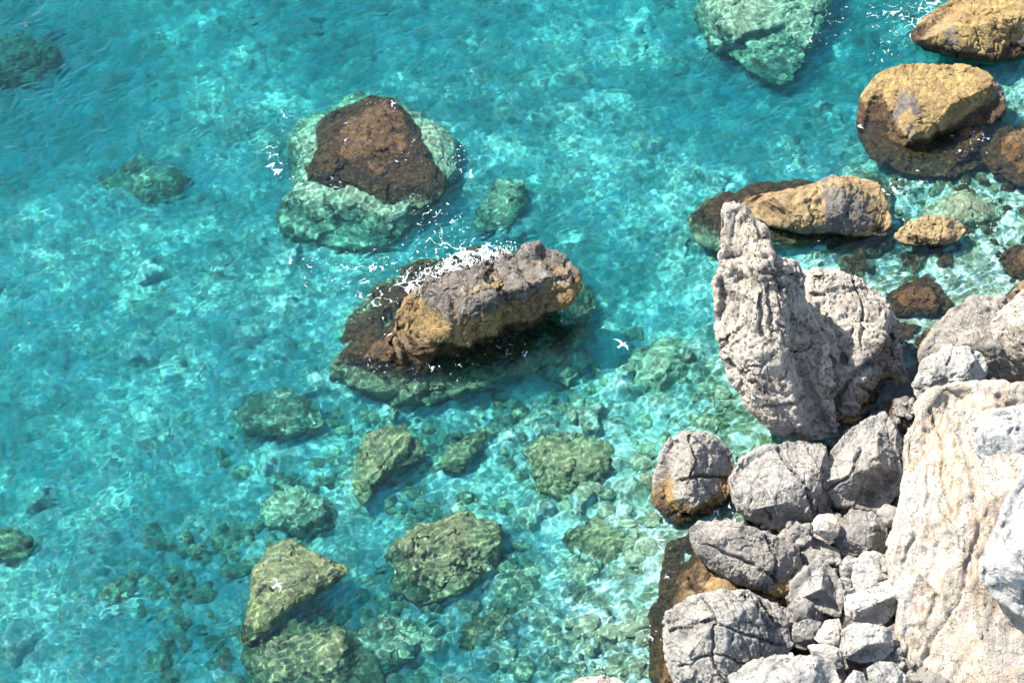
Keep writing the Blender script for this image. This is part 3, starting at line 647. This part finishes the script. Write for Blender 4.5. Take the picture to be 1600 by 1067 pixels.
for poly, z, lab, sd, mt in [
    ([(1268, 817), (1278, 803), (1300, 802), (1313, 818), (1309, 839), (1290, 848), (1270, 839)], 2.2, 'round white and orange stone in front of the veined dark boulder', 161, M_CREAM),
    ([(1368, 800), (1384, 786), (1405, 792), (1410, 812), (1399, 827), (1380, 822)], 1.9, 'small round grey stone between veined boulder and cliff', 163, M_GREY),
    ([(1311, 882), (1325, 867), (1342, 872), (1346, 892), (1330, 907), (1314, 901)], 1.9, 'small smooth grey stone right of the pyramid tip', 165, M_GREY),
    ([(1229, 947), (1249, 930), (1270, 940), (1279, 960), (1266, 972), (1243, 971)], 1.7, 'small brown grey stone below the pyramid boulder', 167, M_DGREY),
    ([(1271, 997), (1290, 969), (1312, 964), (1318, 985), (1311, 1008), (1290, 1012)], 2.4, 'cream and orange angular stone left of the blocky boulder', 169, M_CREAM),
    ([(1236, 976), (1262, 966), (1286, 972), (1278, 1000), (1262, 1017), (1240, 1012)], 1.5, 'shaded dark stone right of the cracked boulder', 171, M_DGREY),
    ([(1262, 1008), (1290, 1004), (1318, 1014), (1328, 1046), (1300, 1046), (1268, 1028)], 2.0, 'pale grey sloping stone under the cream and orange one', 173, M_PALE),
    ([(1354, 1047), (1375, 1032), (1400, 1034), (1417, 1055), (1412, 1080), (1360, 1082)], 2.6, 'rounded whitish stone at the bottom edge beside the cliff', 175, M_PALE),
    ([(1320, 1064), (1334, 1046), (1350, 1050), (1360, 1078), (1320, 1084)], 2.5, 'small whitish stone at the bottom edge left of the rounded one', 177, M_PALE),
    ([(1258, 840), (1266, 822), (1276, 838), (1272, 850)], 1.3, 'thin grey sliver of stone left of the round white one', 179, M_GREY),
    ([(1246, 892), (1258, 880), (1268, 890), (1262, 904), (1250, 902)], 1.2, 'tiny grey stone at the left foot of the pyramid boulder', 181, M_GREY),
    ([(1330, 906), (1318, 898), (1308, 904), (1316, 922), (1330, 924)], 1.6, 'tiny grey stone wedged between pyramid and white pair', 183, M_GREY)]:
    boulder(poly, z, lab, sd, mt, sub=5 if sd < 179 else 4, name='stone', cat='stone', group=GC, ridge=0.03, crack=0.05)

# --- the cream cliff and the slabs lying on it
def cliff_rel(co, nrm, size):
    s = co @ np.array([0.95, 0.1, 0.0]) + 0.9 * pnoise(co * 0.16) + 0.2 * pnoise(co * 0.8)
    fl = np.abs((s * 0.5) % 1.0 - 0.5) * 2
    return 0.10 * chisel(co * 1.1) - 0.07 * smooth(0.22, 0.0, fl) * smooth(-0.2, 0.3, pnoise(co * 0.25 + 8)) + 0.04 * ridged(co * np.array([1.4, 0.35, 0.5]), 4) - 0.12 * smooth(0.35, 0.1, worley(co * 1.3)[0])
r0 = root('cliff_face', 'towering cream limestone rock face filling the lower right corner', 'cliff', 1520, 950, 1.0)
rock('rock_face', None, None, [(1432, 628), (1455, 610), (1490, 598), (1560, 594), (1700, 590), (1800, 700), (1820, 1250), (1420, 1260), (1405, 1100), (1412, 1060), (1400, 1000), (1405, 950), (1394, 875), (1406, 800), (1410, 740), (1408, 690), (1424, 655)],
     4.0, M_CLIFF, tf=0.34, tb=0.5, tilt=0.15, q=0.72, sub=7, cuts=6, seed=203, lump=0.03, chis=0.22,
     grooves=[([(1452, 640), (1470, 700), (1476, 770), (1486, 800)], 4, 0.28), ([(1500, 650), (1506, 700), (1524, 760), (1530, 800)], 5, 0.28), ([(1440, 690), (1452, 730), (1448, 790)], 4, 0.19), ([(1520, 775), (1530, 830), (1512, 880), (1500, 940), (1455, 1000), (1430, 1067)], 5, 0.25),
              ([(1430, 640), (1418, 690), (1422, 720)], 7, 0.33), ([(1412, 770), (1430, 840), (1412, 880)], 6, 0.22), ([(1560, 935), (1540, 990), (1500, 1040), (1480, 1080)], 5, 0.25), ([(1590, 970), (1560, 1030), (1600, 1060)], 4, 0.19), ([(1440, 900), (1462, 940), (1440, 985)], 4, 0.17), ([(1495, 830), (1500, 860), (1524, 858)], 3, 0.17), ([(1470, 605), (1530, 640), (1590, 630)], 5, 0.22)], ridge=0.04, crack=0.03, parent=r0, rel=cliff_rel, centre=(1570, 880), soft=2)
rock('slab', 'blue grey smooth layer', None, [(1640, 690), (1600, 722), (1576, 770), (1556, 820), (1530, 880), (1526, 910), (1560, 942), (1600, 968), (1720, 1010), (1800, 850), (1740, 700)],
     8.2, M_SLAB, tf=0.32, tb=0.25, tilt=0.1, q=0.6, sub=6, cuts=8, seed=207, lump=0.02, chis=0.22, ridge=0.03, crack=0.07, parent=r0, centre=(1640, 850), soft=2)
rock('upper_slab', 'white grey layer with rusty lower edge', None, [(1518, 668), (1556, 640), (1650, 620), (1720, 700), (1612, 756), (1556, 732), (1524, 712)],
     9.6, M_SLAB, tf=0.4, tb=0.4, tilt=0.1, q=0.7, sub=6, cuts=8, seed=209, lump=0.03, chis=0.35, ridge=0.04, crack=0.09, parent=r0)

# ------------------------------------------------------------------ loose shingle and cobbles nobody could count
def scatter(name, label, cat, mats, n, poly, r0_, r1_, seed, lift=0.2, zlim=(-9, 9)):
    rg = np.random.default_rng(seed); v0, f0 = ico(2)
    C3 = np.array([at(*p) for p in poly]); lo, hi = C3[:, :2].min(0), C3[:, :2].max(0)
    pts = rg.uniform(lo, hi, (n * 6, 2)); ins = np.zeros(len(pts), bool)
    for (x0, y0, _), (x1, y1, _) in zip(C3, np.roll(C3, -1, 0)):
        ins ^= ((y0 > pts[:, 1]) != (y1 > pts[:, 1])) & (pts[:, 0] < (x1 - x0) * (pts[:, 1] - y0) / (y1 - y0 + 1e-12) + x0)
    pts = pts[ins][:n]
    cl = pnoise(np.stack([pts[:, 0] * 0.25, pts[:, 1] * 0.25, 0 * pts[:, 0] + seed], 1)); pts = pts[cl > -0.15]
    z = bed(pts[:, 0], pts[:, 1]); ok = (z > zlim[0]) & (z < zlim[1]); pts = pts[ok]; z = z[ok]
    vs, fs, mi = [], [], []
    for i, (x, y) in enumerate(pts):
        r = r0_ + (r1_ - r0_) * rg.random() ** 2.5
        v = v0 * rg.uniform(0.6, 1.15, 3)
        for k in range(7):
            m = rg.normal(size=3); m /= np.linalg.norm(m); sd = v @ m; v = v - m * np.maximum(sd - sd.max() * rg.uniform(0.6, 0.85), 0)[:, None]
        a = rg.uniform(0, 6.28); ca, sa = math.cos(a), math.sin(a)
        v = np.stack([v[:, 0] * ca - v[:, 1] * sa, v[:, 0] * sa + v[:, 1] * ca, v[:, 2] * 0.8], 1) * r
        vs.append(v + (x, y, z[i] + r * lift)); fs.append(f0 + len(v0) * i)
    o = mesh_obj(name, np.concatenate(vs), np.concatenate(fs), mats, None, False); o['kind'] = 'stuff'; o['label'] = label; o['category'] = cat
scatter('shingle', 'loose grey shingle packed in the gaps between the shore boulders', 'shingle', M_GREY, 2500,
        [(1070, 840), (1150, 790), (1260, 700), (1400, 640), (1450, 640), (1440, 1090), (1060, 1090)], 0.08, 0.42, 3, 0.3, (-0.6, 5))
scatter('cobbles', 'pale sunken cobbles strewn over the seabed', 'cobbles', M_UNDER2, 2000,
        [(380, 600), (700, 620), (1000, 480), (1100, 540), (1200, 700), (1020, 800), (1020, 1100), (250, 1100), (150, 900)], 0.12, 0.85, 4, 0.0)
scatter('cobbles', 'brown algae covered cobbles in the shallows right of the ochre ridge', 'cobbles', M_WEED, 420,
        [(1080, 330), (1350, 250), (1600, 220), (1620, 470), (1460, 500), (1420, 560), (1300, 440), (1100, 420)], 0.15, 0.8, 6, 0.05)

# ------------------------------------------------------------------ foam, and white specks imitating glints
FOAM = [  # (px, py, radius_px, strength)
    (640, 445, 22, .7), (670, 430, 22, .9), (700, 415, 24, 1.0), (730, 404, 24, 1.15), (760, 400, 22, 1.2), (785, 396, 16, 1.0), (715, 398, 20, .8), (690, 380, 22, .5), (700, 355, 22, .45), (680, 340, 20, .35),
    (665, 375, 20, .3), (620, 455, 20, .45), (590, 470, 22, .35), (570, 440, 18, .25), (545, 208, 16, .8), (560, 214, 13, .6), (605, 166, 14, .5), (585, 164, 10, .4), (420, 240, 12, .5), (435, 262, 12, .5), (450, 280, 10, .4), (475, 295, 14, .4), (425, 225, 12, .3),
    (520, 290, 14, .25), (640, 240, 20, .2), (710, 240, 20, .25), (720, 260, 20, .2), (610, 520, 9, .5), (608, 545, 8, .4), (590, 560, 18, .25), (700, 560, 30, .2), (790, 540, 26, .18), (660, 585, 30, .15),
    (1440, 18, 18, .8), (1425, 35, 16, .7), (1455, 5, 16, .7), (1400, 20, 18, .5), (1415, 55, 14, .35), (1370, 30, 22, .3), (1390, 75, 22, .3), (1380, 90, 20, .25), (1500, 215, 18, .35), (1530, 225, 14, .35),
    (1340, 200, 8, .4), (1440, 290, 20, .25), (1550, 350, 16, .4), (1560, 370, 14, .3), (1410, 345, 14, .3), (1400, 330, 12, .3), (1170, 330, 22, .15), (1290, 355, 24, .15), (1120, 800, 14, .5), (1100, 805, 12, .4), (1140, 810, 12, .4),
    (1050, 880, 16, .3), (1030, 850, 14, .3), (1020, 1000, 16, .3), (1045, 1010, 12, .4), (1590, 450, 10, .4), (1270, 60, 30, .15), (1310, 30, 30, .15), (490, 420, 34, .16), (560, 425, 30, .2), (610, 410, 26, .22), (450, 190, 24, .18), (660, 320, 20, .2), (860, 480, 30, .12), (1400, 300, 18, .3)]
fx, fy = np.arange(-18, 36, 0.042), np.arange(-22, 32, 0.042)
FX, FY, FF = grid(fx, fy)
S = np.zeros_like(FX)
sel = np.zeros(len(FX), bool)
for a, b, r, s in FOAM:
    s *= 0.88; c = at(a, b); rr = r / 25.0 * (1.1 if s < 0.7 else 0.85)
    q = ((FX - c[0]) ** 2 + ((FY - c[1]) * 0.85) ** 2) / (rr * rr)
    near = q < 6
    S[near] = np.maximum(S[near], s * np.exp(-q[near] * 0.8)) + 0.25 * s * np.exp(-q[near])
idx = np.where(S > 0.05)[0]
P3 = np.stack([FX[idx], FY[idx], np.zeros(len(idx))], 1)
wp = P3 + 0.35 * np.stack([pnoise(P3 * 1.3), pnoise(P3 * 1.3 + 30), 0 * P3[:, 0]], 1)
f1, f2, _ = worley(wp * 1.5); net = smooth(0.16, 0.0, f2 - f1)
f1, f2, _ = worley(wp * 4.2 + 5); net2 = smooth(0.25, 0.0, f2 - f1)
n = pnoise(wp * 2.2 + 4); spk = smooth(0.30, 0.12, worley(P3 * 4.0)[0])
val = np.zeros(len(FX))
tex = 0.75 * net + 0.3 * net2 * (0.2 + net) + 0.30 * n + 0.18 * pnoise(P3 * 6)
val[idx] = tex - (0.98 - 0.95 * S[idx]) + 0.48
f1, f2, cid = worley(P3 * 3.2 + 2)
val[idx] = np.maximum(val[idx], np.where(CELL[cid, 2] < S[idx] * 0.75, 0.36 + 5.0 * (0.06 + 0.15 * CELL[cid, 1] ** 2 - f1), 0))  # loose white flecks: bubbles that also stand in for sparkles on the water
fm = (val > 0.36)[FF].all(1)
fz = np.zeros(len(FX)); used = np.unique(FF[fm])
Pu = np.stack([FX[used], FY[used], np.zeros(len(used))], 1)
thick = np.clip(S[used] - 0.75, 0, 1)
fz[used] = wave(FX[used], FY[used]) + 0.02 + thick * (0.6 + 0.9 * fbm(Pu * 1.8, 4)) * 0.9
remap = np.full(len(FX), -1); remap[used] = np.arange(len(used))
tf_ = NT('sea_foam'); b = tf_.n('ShaderNodeBsdfPrincipled'); b.inputs['Base Color'].default_value = (0.82, 0.85, 0.86, 1); b.inputs['Roughness'].default_value = 0.6; gp = tf_.n('ShaderNodeNewGeometry').outputs['Position']; at__ = tf_.n('ShaderNodeAttribute', attribute_name='bubbles').outputs['Fac']; tf_.l(tf_.step(tf_.math('ADD', tf_.noise(gp, 3.2, 6, 0.75), tf_.math('ADD', tf_.math('MULTIPLY', tf_.noise(gp, 14, 3, 0.6), 0.5), tf_.math('MULTIPLY', at__, 0.45))), 0.86, 1.50), b.inputs['Alpha'])
tf_.l(b.outputs[0], tf_.out.inputs[0])
o = mesh_obj('sea_foam', np.stack([FX[used], FY[used], fz[used]], 1), remap[FF[fm]], tf_.m); o['kind'] = 'stuff'
at_ = o.data.attributes.new('bubbles', 'FLOAT', 'POINT'); at_.data.foreach_set('value', np.clip((val[used] - 0.36) / 0.30, 0, 1).astype(np.float32))
o['label'] = 'white sea foam streaked on the water around the rocks, its loose specks also imitating sun glints'; o['category'] = 'foam'

# spray: droplets thrown up where the swell hits the long rock
rg = np.random.default_rng(5)
tp = NT('spray_drops'); b = tp.n('ShaderNodeBsdfPrincipled'); b.inputs['Base Color'].default_value = (0.85, 0.87, 0.88, 1); tp.l(b.outputs[0], tp.out.inputs[0])
v0, f0 = ico(1); vs = []; fs = []
for i in range(500):
    t = rg.random(); px = 655 + 145 * t + rg.normal() * 8; py = 432 - 40 * t + rg.normal() * 8
    c = at(px, py, abs(rg.normal()) * 0.8 + 0.1); r = 0.02 + 0.05 * rg.random() ** 2
    vs.append(v0 * r + c); fs.append(f0 + len(v0) * i)
o = mesh_obj('sea_spray', np.concatenate(vs), np.concatenate(fs), tp.m); o['kind'] = 'stuff'
o['label'] = 'white spray thrown up behind the long surf rock'; o['category'] = 'spray'

# ------------------------------------------------------------------ gulls
def gull(label, px, py, z, heading, wings, scale=1.0, roll=0.0):
    """body along +y; wings: for each side a list of (span, forward, up, chord)"""
    bm = bmesh.new()
    def loft(rings):
        prev = None
        for ring in rings:
            vv = [bm.verts.new(p) for p in ring]
            if prev:
                for i in range(len(vv)):
                    bm.faces.new((prev[i], prev[(i + 1) % len(vv)], vv[(i + 1) % len(vv)], vv[i]))
            else: bm.faces.new(vv[::-1])
            prev = vv
        bm.faces.new(prev)
    body = [(-0.20, 0.012, 0.02), (-0.15, 0.045, 0.035), (-0.05, 0.075, 0.065), (0.05, 0.08, 0.072), (0.13, 0.06, 0.06), (0.18, 0.042, 0.045), (0.22, 0.044, 0.045), (0.26, 0.036, 0.036), (0.285, 0.014, 0.014)]
    loft([[(w * math.cos(a), y, h * math.sin(a)) for a in np.linspace(0, 2 * math.pi, 12, endpoint=False)] for y, w, h in body])
    tail = [(-0.14, 0.045), (-0.22, 0.07), (-0.31, 0.105)]
    loft([[(-w, y, 0.008), (0, y, 0.022), (w, y, 0.008), (w, y, -0.006), (0, y, 0.0), (-w, y, -0.006)] for y, w in tail])
    for side, sec in zip((-1, 1), wings):
        loft([[(side * s, fwd + ch * 0.5, up), (side * s, fwd + ch * 0.2, up + 0.018), (side * s, fwd - ch * 0.5, up), (side * s, fwd - ch * 0.5, up - 0.006), (side * s, fwd + ch * 0.2, up - 0.012), (side * s, fwd + ch * 0.5, up - 0.008)][::side] for s, fwd, up, ch in sec])
    bmesh.ops.recalc_face_normals(bm, faces=bm.faces)
    me = bpy.data.meshes.new('seagull'); bm.to_mesh(me); bm.free()
    o = bpy.data.objects.new('seagull', me); COL.objects.link(o)
    t = NT('gull_feathers'); tc = t.n('ShaderNodeTexCoord'); s = t.n('ShaderNodeSeparateXYZ'); t.l(tc.outputs['Object'], s.inputs[0])
    tip = t.step(t.math('ABSOLUTE', s.outputs[0]), 0.60, 0.68)
    c = t.mix(t.step(t.math('ABSOLUTE', s.outputs[0]), 0.05, 0.10), (0.50, 0.48, 0.47), (0.27, 0.27, 0.28)); c = t.mix(tip, c, (0.04, 0.04, 0.04))
    b = t.n('ShaderNodeBsdfPrincipled'); t.l(c, b.inputs['Base Color']); b.inputs['Roughness'].default_value = 0.8; t.l(b.outputs[0], t.out.inputs[0])
    me.materials.append(t.m)
    for p in me.polygons: p.use_smooth = True
    md = o.modifiers.new('join', 'REMESH'); md.mode = 'VOXEL'; md.voxel_size = 0.009; md.use_smooth_shade = True
    bk = bmesh.new(); bmesh.ops.create_cone(bk, cap_ends=True, segments=8, radius1=0.012, radius2=0.003, depth=0.055)
    mb = bpy.data.meshes.new('beak'); bk.to_mesh(mb); bk.free(); ob = bpy.data.objects.new('beak', mb); COL.objects.link(ob); ob.parent = o
    ob.location = (0, 0.305, -0.004); ob.rotation_euler = (-math.pi / 2, 0, 0)
    tk = NT('gull_beak'); b = tk.n('ShaderNodeBsdfPrincipled'); b.inputs['Base Color'].default_value = (0.75, 0.45, 0.08, 1); tk.l(b.outputs[0], tk.out.inputs[0]); mb.materials.append(tk.m)
    o.location = at(px, py, z); o.rotation_euler = (0, roll, heading); o.scale = (scale,) * 3
    o['label'] = label; o['category'] = 'gull'; o['group'] = 'gulls flying low over the sea'
    return o
wingA = [(0.03, 0.03, 0.02, 0.17), (0.2, 0.08, 0.06, 0.17), (0.36, 0.06, 0.09, 0.15), (0.52, -0.01, 0.10, 0.10), (0.70, -0.12, 0.10, 0.03)]
wingB = [(0.03, 0.03, 0.02, 0.17), (0.18, 0.10, 0.08, 0.17), (0.30, 0.10, 0.12, 0.15), (0.42, 0.0, 0.12, 0.11), (0.54, -0.16, 0.11, 0.03)]
gull('white gull gliding beside the shadow of the surf rock', 972, 539, 9.0, math.radians(-52), (wingA, wingA), 1.0, math.radians(-10))
gull('white gull with bent wings over the brown triangular sunken rock', 433, 914, 7.0, math.radians(-60), (wingB, wingB), 0.95, math.radians(8))
